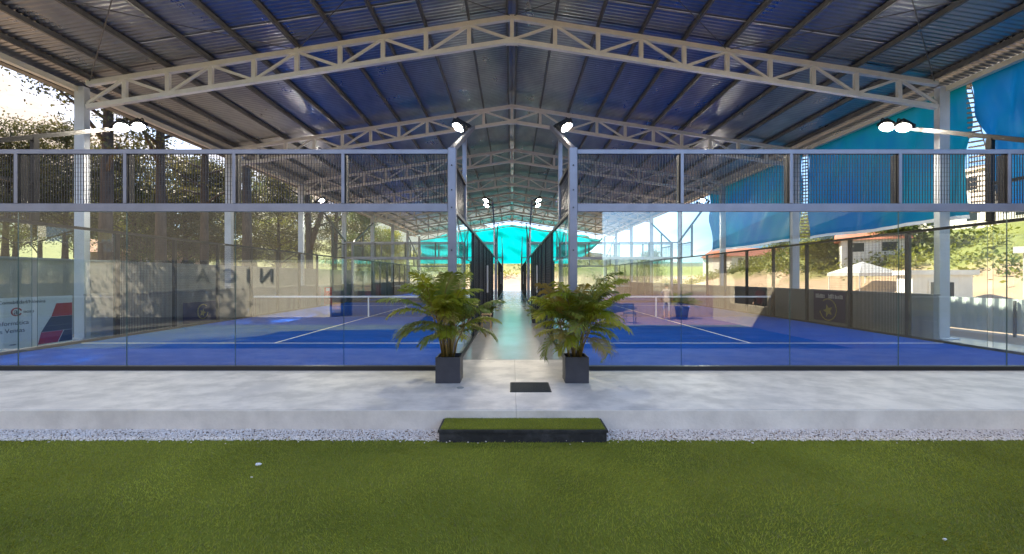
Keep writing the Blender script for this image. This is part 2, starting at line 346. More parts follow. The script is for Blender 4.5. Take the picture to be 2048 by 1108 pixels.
V = np.stack([c-s_, c+s_, mid+s_*0.8, tip, mid-s_*0.8], 1).reshape(-1, 3)
b0 = np.arange(nb)*5; F = np.stack([b0, b0+1, b0+2, b0+4], 1); F2 = np.stack([b0+4, b0+2, b0+3, b0+3], 1)
M_blade = mat('turf_blade', (0.40,0.44,0.055), 0.5, col2=(0.265,0.285,0.030), scale=0.55, lo=0.38, hi=0.62, spec=0.25, transl=0.35, col3=(0.27,0.28,0.07), scale3=60)
M_blade_b = mat('turf_blade_straw', (0.22,0.225,0.07), 0.6, spec=0.25, transl=0.2)
mi = (rng.random(nb) < 0.16+0.55*((np.abs(by-3.41-0.004*np.sin(bx*3)) < 0.007)|((np.abs(by-3.98) < 0.006)&(bx>-2.6)&(bx<4)))).astype(np.int32)
me = bpy.data.meshes.new('grass')
V3 = V; tri = np.concatenate([np.stack([b0,b0+1,b0+2],1), np.stack([b0,b0+2,b0+4],1), np.stack([b0+4,b0+2,b0+3],1)])
me = np_mesh('grass', V3, tri, [M_blade, M_blade_b], np.concatenate([mi, mi, mi]))
structure(link('grass', me), 'stuff')

# pebble strip
NP = 30000
ico_v = np.array([(0,0,1),(0.89,0,0.45),(0.28,0.85,0.45),(-0.72,0.53,0.45),(-0.72,-0.53,0.45),(0.28,-0.85,0.45),
                  (0.72,0.53,-0.45),(-0.28,0.85,-0.45),(-0.89,0,-0.45),(-0.28,-0.85,-0.45),(0.72,-0.53,-0.45),(0,0,-1)])
ico_f = np.array([(0,1,2),(0,2,3),(0,3,4),(0,4,5),(0,5,1),(1,6,2),(2,7,3),(3,8,4),(4,9,5),(5,10,1),(1,10,6),(2,6,7),(3,7,8),(4,8,9),(5,9,10),(11,7,6),(11,8,7),(11,9,8),(11,10,9),(11,6,10)])
px = rng.uniform(-9, 9, NP); py = rng.uniform(4.99, 5.335, NP); ps = rng.uniform(0.005, 0.012, NP)
sc3 = np.stack([ps*rng.uniform(0.8,1.5,NP), ps*rng.uniform(0.7,1.2,NP), ps*rng.uniform(0.5,0.8,NP)], 1); pa = rng.uniform(0, 6.28, NP); q_ = rng.random(NP) < 0.006; py = np.where(q_, 5.0-np.abs(rng.normal(0,0.06,NP)), py)
vv = ico_v[None]*sc3[:,None]
ca, sa = np.cos(pa)[:,None], np.sin(pa)[:,None]
vx = vv[...,0]*ca-vv[...,1]*sa+px[:,None]; vy = vv[...,0]*sa+vv[...,1]*ca+py[:,None]; vz = vv[...,2]+(TOP+rng.uniform(-0.004,0.016,NP)+0.012*q_)[:,None]
V = np.stack([vx,vy,vz],-1).reshape(-1,3); F = (ico_f[None]+(np.arange(NP)*12)[:,None,None]).reshape(-1,3)
structure(link('gravel', np_mesh('gravel', V, F, [M_pebble, M_pebble_d], np.repeat((rng.random(NP)<0.03).astype(np.int32),20), smooth=True)), 'stuff')

# ------------------------------------------------------------------ the hall
PX = 1.2; SL = 0.156; ZT = 8.95; ZB = 8.30; HW = 12.0
TY = [6.75]+[5.56+6.025*k for k in range(1, 9)]     # truss lines 5.56 .. 53.76
Y0, Y1 = 6.45, 54.2
def zt(x): return ZT-SL*abs(x)
def zb(x): return ZB-SL*abs(x)
def zr(x): return ZT+0.065+0.16-SL*abs(x)   # underside of the sheets
hall = thing('sports_hall', 'open steel hall with white trusses and corrugated metal roof over the blue courts', 'sports hall')
for sg in (-1, 1):
    for (ya, yb) in ((Y0, Y1),):
        ys = []; hs = []; y = ya
        while y < yb-0.125:
            for dy, h in ((0,0),(0.055,0),(0.07,0.013),(0.115,0.013)): ys.append(y+dy); hs.append(h)
            y += 0.13
        ys.append(yb); hs.append(0)
        ys = np.array(ys); hs = np.array(hs); m = len(ys)
        xs = np.array([0.12, 12.55]); 
        V = np.stack([np.repeat(xs*sg, m), np.tile(ys, 2), np.concatenate([zr(x)+hs for x in xs])], 1)
        a = np.arange(m-1); F = np.stack([a, a+1, a+1+m, a+m], 1)
        if sg < 0: F = F[:, ::-1]
        link('roof_sheet', np_mesh('roof_sheet', V, F, M_roof), hall)
MB().prism([(-0.32,zr(0.32)+0.035),(0,zr(0)+0.05),(0.32,zr(0.32)+0.035),(0.32,zr(0.32)+0.045),(0,zr(0)+0.07),(-0.32,zr(0.32)+0.045)], Y0, Y1).build('ridge_cap', M_roof, hall)
for sg in (-1, 1):   # white strip painted in for daylight leaking at the sheet lap
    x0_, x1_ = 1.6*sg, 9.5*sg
    MB().beam((x0_,10.61,zr(x0_)-0.003),(x1_,10.61,zr(x1_)-0.003),0.035,0.004).build('lap_daylight', M_white, hall)
for k in range(0, 11):
    for sg in ((-1, 1)):
        x = PX*k*sg if k else 0.13*sg
        if k == 10: x = 11.75*sg
        z = zr(x)-0.012
        MB().box(-0.03, 0.03, Y0+0.03, Y1-0.03, z-0.130, z-0.004).build('purlin', M_purlin, hall, loc=(x,0,0))
# truss prototype
tr = MB()
for sg in (-1, 1):
    tr.beam((0,0,ZT),(sg*11.85,0,zt(11.85)), 0.12, 0.13); tr.beam((0,0,ZB),(sg*11.85,0,zb(11.85)), 0.12, 0.12)
tr.box(-0.17,0.17,-0.065,0.065,ZB-0.10,ZB+0.08)
truss = tr.build('truss', M_white_steel, hall)
for k in range(-10, 11):
    x = PX*k
    if abs(k) == 10: continue
    MB().box(-0.055,0.055,-0.045,0.045, zb(x)+0.06, zt(x)-0.065).build('web_post', M_white_steel, truss, loc=(x,0,0))
for sg in (-1, 1):
    for k in range(10):
        xa, xb = PX*k*sg, PX*(k+1)*sg
        if k % 2 == 0: p, q = (xa,0,zb(xa)+0.03), (xb,0,zt(xb)-0.03)
        else: p, q = (xa,0,zt(xa)-0.03), (xb,0,zb(xb)+0.03)
        MB().beam(p, q, 0.05, 0.07).build('web_brace', M_white_steel, truss)
truss.location.y = TY[0]
for yy in TY[1:]:
    c = copy_tree(truss, hall); c.location.y = yy
# columns
cm = MB(); cm.box(-0.14,0.14,-0.08,0.08,0.02,7.0); cm.box(-0.24,0.24,-0.24,0.24,-0.004,0.02)
cdat = cm.data('column', M_column)
for yy in TY:
    for sg in (-1, 1): link('column', cdat, hall, (sg*12.0, yy, 0))
for sg in (-1, 1):
    x = sg*12.1
    MB().box(x-0.07, x+0.07, Y0, Y1, 6.86, 7.0).build('eave_beam', M_edgelt, hall)
    g = MB(); xo = sg*12.58
    g.box(xo-0.11, xo+0.11, Y0, Y1, 6.96, 6.975); g.box(xo-0.11, xo-0.098, Y0, Y1, 6.975, 7.13); g.box(xo+0.098, xo+0.11, Y0, Y1, 6.975, 7.13)
    g.build('gutter', M_purlin, hall)
for b in (0, 3, 6):
    for sg in (-1, 1):
        for (xa, xb) in ((0,6),(6,11.8)):
            for (p, q) in (((xa,TY[b]),(xb,TY[b+1])), ((xb,TY[b]),(xa,TY[b+1]))):
                MB().tube([(sg*p[0],p[1],zt(p[0])+0.04),(sg*q[0],q[1],zt(q[0])+0.04)], 0.012, 6).build('tie_rod', M_purlin, hall)

# ------------------------------------------------------------------ courts
_mc = {}
def wire_data(wd, ht, pitch, wire, hk=1.6):
    key = (round(wd,3), round(ht,3), pitch, wire, hk)
    if key in _mc: return _mc[key]
    m = MB(); h = wire/2
    nx = max(1, round(wd/pitch)); nz_ = max(1, round(ht/(pitch*hk)))
    for i in range(nx+1):
        x = wd*i/nx; m.box(x-h*1.9, x+h*1.9, -h, h, 0, ht)
    for i in range(nz_+1):
        z = ht*i/nz_; m.box(0, wd, h*1.02, h*2.6, z-h*(0.6 if hk > 1 else 1), z+h*(0.6 if hk > 1 else 1))
    _mc[key] = m.data('mesh_panel', M_wire); return _mc[key]
_gc = {}
def glass_data(wd, ht):
    key = (round(wd,3), round(ht,3))
    if key in _gc: return _gc[key]
    m = MB(); y0, y1 = -0.006, 0.006
    v = [(0,y0,0),(wd,y0,0),(wd,y1,0),(0,y1,0),(0,y0,ht),(wd,y0,ht),(wd,y1,ht),(0,y1,ht)]
    m.add(v, [(0,1,5,4),(2,3,7,6)], 0); m.add(v, [(0,3,2,1),(4,5,6,7),(1,2,6,5),(3,0,4,7)], 1)
    _gc[key] = m.data('glass_pane', [M_glass, M_gedge]); return _gc[key]

def make_cage(x0, yn, label, fine=True, corridor=1):
    # x0: low X of the court, yn: near end wall; corridor: which side (+1 high X, -1 low X) borders the walkway
    c = thing('padel_enclosure', label, 'court enclosure', (x0, yn, 0), 'glass and mesh enclosures round the courts')
    pitch = 0.05 if fine else 0.1; wire = 0.0065 if fine else 0.008
    W, L = 10.0, 20.0
    for yy, sgn in ((0, 1), (L, -1)):
        MB().box(0.0, W, yy-0.05, yy+0.05, -0.003, 0.075).build('base_rail', M_black, c)
        MB().bbox(0.075, W-0.075, yy-0.04, yy+0.04, 2.915, 3.06, 0.008).build('mid_rail', M_frame, c)
        MB().bbox(0.075, W-0.075, yy-0.035, yy+0.035, 3.975, 4.055, 0.008).build('top_rail', M_frame, c)
        for i in range(5):
            link('glass_pane', glass_data(1.988, 2.84), c, (2*i+0.006, yy, 0.076))
            link('mesh_panel', wire_data(1.92, 0.91, pitch, wire), c, (2*i+0.04, yy, 3.062))
            if i:
                m = MB(); yf = yy-0.047*sgn; ya, yb = sorted((yf, yf+0.014*sgn)); m.box(2*i-0.028, 2*i+0.028, ya, yb, 3.062, 3.973)
                ya, yb = sorted((yf+0.0145*sgn, yf+0.17*sgn)); m.box(2*i-0.034, 2*i+0.034, ya, yb, 3.062, 3.973, 1); m.build('mullion', [M_frame, M_black], c)
        for xx in (0, W):
            m = MB(); m.bbox(xx-0.075, xx+0.075, yy-0.075, yy+0.075, 0.076, 4.08, 0.01)
            for zz in (0.6,1.4,2.2,2.98,3.3,3.75): m.tube([(xx,yy-0.09,zz),(xx,yy+0.09,zz)], 0.014, 8, 1)
            m.build('corner_post', [M_frame, M_black], c)
    for xx, side in ((0, -1), (W, 1)):
        MB().box(xx-0.05, xx+0.05, 0.06, L-0.06, -0.003, 0.07).build('base_rail', M_black, c)
        MB().box(xx-0.035, xx+0.035, 0.08, L-0.08, 2.93, 3.0).build('side_rail', M_black, c)
        for i in range(1, 10):
            y = 2.0*i
            hgt_ = 4.93 if i in (1, 9) else 2.925
            if i in (1, 9): 
                MB().box(xx-0.045, xx+0.045, y-0.06, y+0.06, 3.005, hgt_).build('lamp_post', M_frame if side == corridor else M_black, c)
                continue
            MB().box(xx-0.045, xx+0.045, y-0.05, y+0.05, 0.071, 2.925).build('post', M_black, c)
        for i in range(10):
            y = 2.0*i; end = i in (0, 9)
            if i in (0, 1, 8, 9):
                link('glass_pane', glass_data(1.89, 2.84), c, (xx, y+0.055, 0.076), (0,0,R(90)))
            else:
                if side == corridor and i in (4, 5):   # doorways by the net
                    m = MB(); yb = y+(0.12 if i == 5 else 1.88)
                    m.tube([(xx+0.06*side, yb, 1.05),(xx+0.06*side, yb, 2.2)], 0.028, 8); m.build('door_handle', M_white, c)
                link('mesh_panel', wire_data(1.9, 2.85, pitch*1.0, wire), c, (xx, y+0.05, 0.075), (0,0,R(90)))
            if end:
                link('mesh_panel', wire_data(1.87, 0.8, pitch, wire), c, (xx, y+0.07 if i == 0 else y+0.06, 3.01), (0,0,R(90)))
                ya, yb = (0.085, 1.93) if i == 0 else (L-1.93, L-0.085)
                MB().box(xx-0.035, xx+0.035, ya, yb, 3.83, 3.90).build('side_rail', M_black, c)
        for sy in (0, 1):
            f = lambda y, z: (xx, y if not sy else L-y, z)
            m = MB(); m.beam(f(-0.02,4.05), f(4.25,6.0), 0.08, 0.10)
            m.build('lamp_arm', M_frame if side == corridor else M_black, c)
    return c
XL, XR, YN, YN2 = -11.1, 1.12, 7.65, 28.9
make_cage(XL, YN, 'near padel enclosure with a white banner on its outer side, below the tall trees', True, 1)
make_cage(XR, YN, 'near padel enclosure beside the blue side tarps, reflecting sky in its glass', True, -1)
make_cage(XL, YN2, 'far padel enclosure behind the white-bannered one, near the trees', False, 1)
make_cage(XR, YN2, 'far padel enclosure behind the one beside the blue tarps', False, -1)

for (x0, yn) in ((XL,YN),(XR,YN),(XL,YN2),(XR,YN2)):
    fl = structure(MB().box(0.02, 9.98, 0.02, 19.98, 0.0, 0.012).build('court_surface', M_court, loc=(x0,yn,0)))
    ln_ = MB(); z0, z1 = 0.013, 0.0165
    for y in (3.0, 17.0): ln_.box(0.06, 9.94, y-0.025, y+0.025, z0, z1)
    ln_.box(4.975, 5.025, 3.025, 16.975, z0, z1)
    structure(ln_.build('court_lines', M_line, loc=(x0,yn,0)))
for (x0, yn, lab) in ((XL,YN,'court net with white band across the near court by the trees'),(XR,YN,'court net with white band across the near court by the blue tarps'),
                      (XL,YN2,'far court net with white band on the tree side of the walkway'),(XR,YN2,'far court net with white band on the tarp side of the walkway')):
    nt_ = thing('court_net', lab, 'net', (x0, yn+10, 0.013), 'nets across the courts')
    link('netting', wire_data(9.7, 0.80, 0.05, 0.007, 1.0), nt_, (0.15, 0, 0.02))
    MB().bbox(0.10, 9.90, -0.015, 0.015, 0.825, 0.895, 0.006).build('band', M_line, nt_)
    MB().box(4.97, 5.03, -0.02, -0.016, 0.02, 0.825).build('centre_strap', M_line, nt_)
    for x in (0.09, 9.91):
        m = MB(); m.tube([(x,0,0),(x,0,0.92)], 0.035, 10); m.box(x-0.08,x+0.08,-0.1,0.1,0,0.012); m.build('post', M_black, nt_)

# floodlights: two on each lamp arm
def floodlight(loc, inward, label):
    o = thing('floodlight', label, 'floodlight', loc, 'lit floodlights over the courts')
    m = MB()
    m.box(-0.19,0.19,-0.15,0.15,0.0,0.07)
    for i in range(7): m.box(-0.17+i*0.054,-0.155+i*0.054,-0.13,0.13,0.07,0.10)
    m.build('housing', M_black, o)
    l = MB(); rings = [(0.105,0.0),(0.10,-0.022),(0.08,-0.045),(0.045,-0.06),(0.001,-0.066)]
    vs = [(r_*math.cos(a), r_*math.sin(a), z_-0.004) for r_, z_ in rings for a in np.linspace(0, 2*math.pi, 19)[:-1]]
    fs = [(q*18+k, q*18+(k+1)%18, (q+1)*18+(k+1)%18, (q+1)*18+k) for q in range(4) for k in range(18)]
    l.add(vs, fs); l.build('lens', M_lens, o, smooth=True)
    rm = MB(); vs = [(r_*math.cos(a), r_*math.sin(a), z_) for r_, z_ in ((0.112,-0.002),(0.165,-0.05)) for a in np.linspace(0, 2*math.pi, 25)[:-1]]
    rm.add(vs, [(k, (k+1)%24, 24+(k+1)%24, 24+k) for k in range(24)]); rm.build('reflector', M_white, o, smooth=True)
    b = MB(); b.beam((-0.21,0,0.0),(-0.21,0,0.14),0.03,0.02); b.beam((0.21,0,0.0),(0.21,0,0.14),0.03,0.02); b.beam((-0.21,0,0.15),(0.21,0,0.15),0.03,0.02); b.beam((0,0,0.15),(-0.35*inward,0,0.12),0.03,0.03)
    b.build('bracket', M_black, o)
    o.rotation_euler = (R(-14), R(-28*inward), 0)
    return o
who = {(XL,0):'above the trees side of the white-bannered court', (XL,10):'over the walkway above the palm by the wooden stool',
       (XR,0):'over the walkway above the palm nearest the black mat', (XR,10):'in front of the blue tarp beside the white column'}
for (x0, dx) in who:
    inw = 1 if dx == 0 else -1
    for k, yy in enumerate((3.75, 4.25)):
        floodlight((x0+dx+inw*0.36, YN+yy, 5.85+0.2*k), inw, ('nearer' if k == 0 else 'farther')+' lit floodlight of the pair '+who[(x0,dx)])
    for k, yy in enumerate((15.75, 16.25)):
        floodlight((x0+dx+inw*0.36, YN+yy, 6.05-0.2*k), inw, ('nearer' if k == 0 else 'farther')+' small lit floodlight past the net, '+
                   {(XL,0):'against the tree trunks',(XL,10):'left of the ridge line above the walkway',(XR,0):'right of the ridge line above the walkway',(XR,10):'against the small blue tarp'}[(x0,dx)])
# ------------------------------------------------------------------ tarps
def tarp(name, label, P, nu, nv, m, wr, seed, hem=None, group=None):
    # P(u,v) -> point ; wrinkled cloth
    r = np.random.default_rng(seed); fu = r.uniform(2,9,6); fv = r.uniform(0.5,3,6); ph = r.uniform(0,6.28,6)
    V = []
    for i in range(nu+1):
        for j in range(nv+1):
            a, b = i/nu, j/nv; p = Vector(P(a,b)[0]); nrm = Vector(P(a,b)[1])
            d = 0.35*abs(math.sin(a*37+3*math.sin(b*2.2+seed)))*wr*(0.4+b) + sum(math.sin(fu[k]*a*6.28+fv[k]*b*6.28+ph[k])/(1+k*0.4) for k in range(6))*wr*(0.25+min(1, 4*b*(1-b)+0.3*(1-b)))
            V.append(p+nrm*d)
    F = [(i*(nv+1)+j, (i+1)*(nv+1)+j, (i+1)*(nv+1)+j+1, i*(nv+1)+j+1) for i in range(nu) for j in range(nv)]
    o = MB(); o.add(V, F)
    if hem:
        k = hem; o.mi = [1 if (q % nv) < k else 0 for q in range(nu*nv)]
    ob = o.build(name, [m, M_tarp_w], smooth=True)
    return tag(ob, label, 'tarpaulin', group)
XT = 12.32
def sidetarp(ya0, ya1, yb0, yb1, z0=3.28, z1=6.98):   # bottom edge from ya0 to ya1, top edge from yb0 to yb1
    return lambda a, b: ((XT, (ya0+(ya1-ya0)*a)*(1-b)+(yb0+(yb1-yb0)*a)*b, z0+(z1-z0)*b + (1-b)*0.03*math.sin(a*9)), (1,0,0))
tarp('side_tarp', 'large blue tarpaulin nearest the camera with a slanting laced edge', sidetarp(6.5,10.45,6.5,11.15), 60, 36, M_tarp_b, 0.05, 1, 1, 'blue tarpaulins hung along the eave')
tarp('side_tarp', 'blue tarpaulin behind the floodlights between two white columns', sidetarp(11.15,17.2,11.27,17.3), 60, 36, M_tarp_t, 0.045, 2, 1, 'blue tarpaulins hung along the eave')
tarp('side_tarp', 'farthest small blue-green tarpaulin at the end of the row', sidetarp(17.72,25.6,17.62,25.9), 60, 36, M_tarp_t, 0.045, 3, 1, 'blue tarpaulins hung along the eave')
def lacing(label, ya0, ya1, yb0, yb1, n_):
    r = MB(); zz = lambda t: 3.4+(6.9-3.4)*t
    pts = []
    for i in range(n_+1):
        t = i/n_; ya = ya0*(1-t)+yb0*t; yb = ya1*(1-t)+yb1*t
        r.tube([(XT,ya+0.02,zz(t)),(XT,yb-0.02,zz(t)+0.05)], 0.026, 6)
    r.tube([(XT, ya0+0.01, 3.35),(XT, yb0+0.01, 6.95)], 0.012, 6)
    tag(r.build('lacing_rope', M_rope), label, 'rope', 'rope lacing between tarpaulins')
lacing('rope lacing across the slanting gap beside the nearest blue tarpaulin', 10.45, 11.15, 11.15, 11.27, 26)
lacing('rope lacing down the narrow gap before the farthest blue tarpaulin', 17.2, 17.72, 17.3, 17.62, 26)
def endp(a, b):
    x = -11.9+23.7*a; zb_ = 3.45
    if a > 0.80: zb_ = 3.45+3.2*((a-0.80)/0.20)**1.6
    top = zr(x)-0.5-0.15*abs(math.sin(a*21)) - (0.25 if abs(x) > 10 else 0)
    return ((x, 53.98, zb_+(max(top, zb_+0.3)-zb_)*b), (0,1,0))
tarp('end_tarp', 'bright cyan tarpaulin closing the far gable with one lifted corner', endp, 130, 40, M_tarp_c, 0.17, 5)

# ------------------------------------------------------------------ low walls, banners, signs beside the courts
for sg, lab in ((-1,'low grey wall along the outer side of the court by the trees'),(1,'low grey wall along the outer side of the court by the blue tarps')):
    m = MB(); m.bbox(sg*11.55-0.08, sg*11.55+0.08, 11.3, 50, -0.004, 1.2, 0.012); m.box(sg*11.55-0.1, sg*11.55+0.1, 11.28, 50.02, 1.203, 1.24)
    tag(m.build('low_wall', M_grey_wall), lab, 'wall', 'low walls beside the courts')
def onside(sg, x):   # local frame: text x along +Y or -Y, z up, facing the court
    return Euler((R(90), 0, R(90) if sg < 0 else R(-90)))
sw = thing('side_wall', 'long plain grey wall between the hall and the pine trunks', 'wall')
MB().box(-15.4,-15.2,0.5,46,-0.3,2.25).build('wall_face', M_grey_wall, sw); MB().box(-15.44,-15.16,0.46,46.04,2.252,2.33).build('coping', M_grey_wall, sw)
bn = thing('banner', 'white printed banner with red and dark slanted blocks beside the left court', 'banner', (-11.28, 6.1, 0.02))
# local frame: y along the fence
MB().box(-0.012, 0, 0, 4.55, 0.05, 1.22).build('sheet', M_vinyl, bn)
def yz_poly(poly, x0, x1):
    m = MB(); n_ = len(poly); vs = [(x0,y,z) for y,z in poly]+[(x1,y,z) for y,z in poly]
    fs = [tuple(range(n_-1,-1,-1)), tuple(range(n_,2*n_))]+[(i,(i+1)%n_,n_+(i+1)%n_,n_+i) for i in range(n_)]
    m.add(vs, fs); return m
yz_poly([(3.77,0.08),(4.20,0.08),(4.33,0.36),(3.84,0.36)], 0.001, 0.004).build('red_block', M_print_red, bn)
yz_poly([(3.84,0.365),(4.54,0.365),(4.54,0.715),(4.05,0.715)], 0.001, 0.004).build('dark_block', M_print_dk, bn)
yz_poly([(4.22,0.08),(4.54,0.08),(4.54,0.36),(4.35,0.36)], 0.001, 0.004).build('dark_block', M_print_dk, bn)
yz_poly([(4.06,0.72),(4.54,0.72),(4.54,1.04),(4.17,1.04)], 0.001, 0.004).build('red_block', M_print_red, bn)
for (txt, size, y, z, mm) in (('Contabilidad/Nómina', 0.108, 3.0, 1.08, M_ink), ('Informática', 0.135, 2.97, 0.60, M_ink), ('Puntos Ventas', 0.14, 2.70, 0.43, M_ink), ('a', 0.20, 3.29, 0.84, M_print_dk), ('nosu', 0.11, 3.48, 0.86, M_ink), ('.com', 0.07, 3.2, 0.14, M_ink)):
    link('lettering', text_data(txt, size, mm, 0.002), bn, (0.003, y, z), Euler((R(90),0,R(90))))
ringm = MB(); ringm.tube([(0.004,3.345+0.095*math.cos(a),0.895+0.085*math.sin(a)) for a in np.linspace(0.3,5.8,20)], 0.014, 6); ringm.build('logo_ring', M_print_red, bn)
def navy_sign(sg, y0, ln2, z0, z1, label, header):
    s = thing('navy_sign', label, 'sign', (sg*11.42, y0, 0), 'navy signs on the low walls')
    x0, x1 = (0, 0.012) if sg < 0 else (-0.012, 0)
    MB().box(x0, x1, 0, ln2, z0, z1).build('panel', M_navy, s)
    xf = 0.016 if sg < 0 else -0.016
    zc = (z0+z1)/2-(0.12 if header else 0); rr = 0.36*(z1-z0)
    yc = ln2*0.52
    e = MB(); e.tube([(xf, yc+rr*math.cos(a), zc+rr*math.sin(a)) for a in np.linspace(0.9,6.1,28)], 0.02, 6)
    e.build('emblem_ring', M_yellow, s)
    star = MB(); 
    pts = [(yc+ (0.62 if i%2==0 else 0.28)*rr*math.sin(i*math.pi/5+0.3), zc-0.04+(0.62 if i%2==0 else 0.28)*rr*math.cos(i*math.pi/5+0.3)) for i in range(10)]
    a, b = sorted((xf-0.003, xf+0.003)); yz_poly(pts, a, b).build('emblem', M_yellow, s)
    if header:
        hb = MB(); q = np.random.default_rng(3)
        for (ya, yb) in ((0.12,0.42),(0.5,0.78),(0.95,1.38)):
            y = ya
            while y < yb:
                wv = q.uniform(0.03,0.06); hb.box(xf-0.002, xf+0.002, y, y+wv, z1-0.25, z1-0.25+q.uniform(0.1,0.17)); y += wv+0.015
        hb.build('header_marks', M_line, s)
navy_sign(-1, 14.4, 1.75, 0.08, 0.80, 'navy sign with yellow round emblem on the grey wall below the trees', False)
navy_sign(1, 14.2, 1.5, 0.12, 1.19, 'navy sign with white header and yellow emblem near the blue tarps', True)
# red extinguisher board beyond the net
fe = thing('fire_point', 'red fire point board with extinguisher at the far tree side of the court', 'fire point', (-10.78, 24.3, 0.012))
MB().box(-0.22,0.22,0,0.03,0.1,1.1).build('board', M_red, fe)
m = MB(); m.tube([(0,-0.1,0.35),(0,-0.1,0.8),(0,-0.1,0.86)], [0.08,0.08,0.03], 12); m.build('cylinder_body', M_red, fe, smooth=True)
m = MB(); m.box(-0.1,0.1,-0.006,-0.001,0.88,1.05); m.build('pictogram', M_white, fe)
MB().box(-0.2,-0.16,0.0,0.03,0.0,0.1).box(0.16,0.2,0.0,0.03,0.0,0.1).build('leg', M_red, fe)

# ------------------------------------------------------------------ foreground: step, mat, drain, litter
st = thing('step', 'low black-sided step topped with artificial grass in front of the platform', 'step', (0.13, 5.14, TOP))
m = MB(); m.bbox(-1.0,1.0,-0.2,0.19,0,0.118,0.008); m.box(-1.012,1.012,-0.212,0.195,0.119,0.150); m.build('base', M_step, st)
MB().box(-0.985,0.985,-0.188,0.188,0.1505,0.158).build('grass_top', M_turf, st)
nb = 14000
c = np.stack([rng.uniform(-0.98,0.98,nb), rng.uniform(-0.185,0.185,nb), np.full(nb,0.156)],1); ang = rng.uniform(0,6.28,nb); s_ = np.stack([np.cos(ang),np.sin(ang),0*ang],1)*0.0022
tip = c+np.stack([rng.normal(0,0.008,nb), rng.normal(0,0.008,nb), rng.uniform(0.008,0.02,nb)],1)
V = np.stack([c-s_,c+s_,tip],1).reshape(-1,3); F = np.arange(nb*3).reshape(-1,3)
structure(link('grass_pile', np_mesh('grass_pile', V, F, [M_blade, M_blade_b], (rng.random(nb)<0.25).astype(np.int32)), st), 'stuff')
dm = MB(); dm.bbox(-0.31,0.31,-0.27,0.27,-0.004,0.008,0.004)
for i in range(28): dm.box(-0.29,0.29,-0.255+i*0.0187,-0.246+i*0.0187,0.0083,0.0125)
o = dm.build('doormat', M_mat); o.location = (0.28, 6.44, 0); tag(o, 'dark ribbed doormat on the concrete between the palms', 'doormat')
dr = MB(); dr.tube([(0.05*math.cos(a),0.05*math.sin(a),0) for a in np.linspace(0,6.283,25)], 0.006, 6); dr.tube([(0,0,-0.004),(0,0,0.003)], 0.042, 20)
o = dr.build('floor_drain', M_grey_wall); o.location = (-0.80, 6.42, -0.001); tag(o, 'small round floor drain beside the left planter', 'drain')
for (x, y, s, lab) in ((-2.63, 4.30, 0.022, 'crumpled white paper scrap lying on the lawn'), (-2.52, 4.02, 0.009, 'tiny white crumb on the lawn below the paper scrap'), (3.2, 3.07, 0.016, 'white scrap on the lawn near its lower right corner')):
    m = MB(); vs = ico_v*np.array([1.5,0.8,0.6])*s; vs = vs+rng.normal(0,s*0.2,vs.shape); m.add([tuple(v) for v in vs], [tuple(f) for f in ico_f])
    o = m.build('litter', M_litter); o.location = (x, y, TOP+0.032); o.rotation_euler = (0.2,0.1,0.5); tag(o, lab, 'litter')

# ------------------------------------------------------------------ palms
def frond_mesh(L, el0, droop, seed, wid=0.36, nleaf=34, curl=0.0):
    r = random.Random(seed); N = 14; pts = []; p = Vector((0,0,0)); el = el0
    for i in range(N+1):
        pts.append(p.copy()); d = Vector((math.cos(el), curl*i/N*0.5, math.sin(el))); p = p + d*(L/N); el -= droop/N*(0.5+1.2*i/N)
    m = MB(); m.tube(pts, [0.008*(1-0.75*i/N)+0.0015 for i in range(N+1)], 5, 1)
    for k in range(nleaf):
        t = 0.20+0.80*(k+0.5)/nleaf; fi = t*N; i0 = min(int(fi), N-1); q = pts[i0].lerp(pts[i0+1], fi-i0); tan = (pts[i0+1]-pts[i0]).normalized()
        side = tan.cross(Vector((0,0,1))).normalized(); up = side.cross(tan)
        ll = wid*(math.sin(math.pi*min(1,(t-0.12)/0.95))**0.6)*r.uniform(0.85,1.1)
        for sg in (-1, 1):
            fwd = 0.55+0.5*t
            d1 = (side*sg*1.0 + tan*fwd + up*r.uniform(0.15,0.45)).normalized(); d2 = (d1 + Vector((0,0,-1))*r.uniform(0.35,0.9)).normalized()
            d3 = (d2 + Vector((0,0,-1))*r.uniform(0.3,0.8)).normalized()
            wv = tan*r.uniform(0.009,0.0135)
            a = q; b = a+d1*ll*0.4; c_ = b+d2*ll*0.35; e = c_+d3*ll*0.25
            m.add([a-wv*0.5,a+wv*0.5,b+wv,b-wv,c_+wv*0.8,c_-wv*0.8,e], [(0,1,2,3),(3,2,4,5),(5,4,6)], 0)
    return m
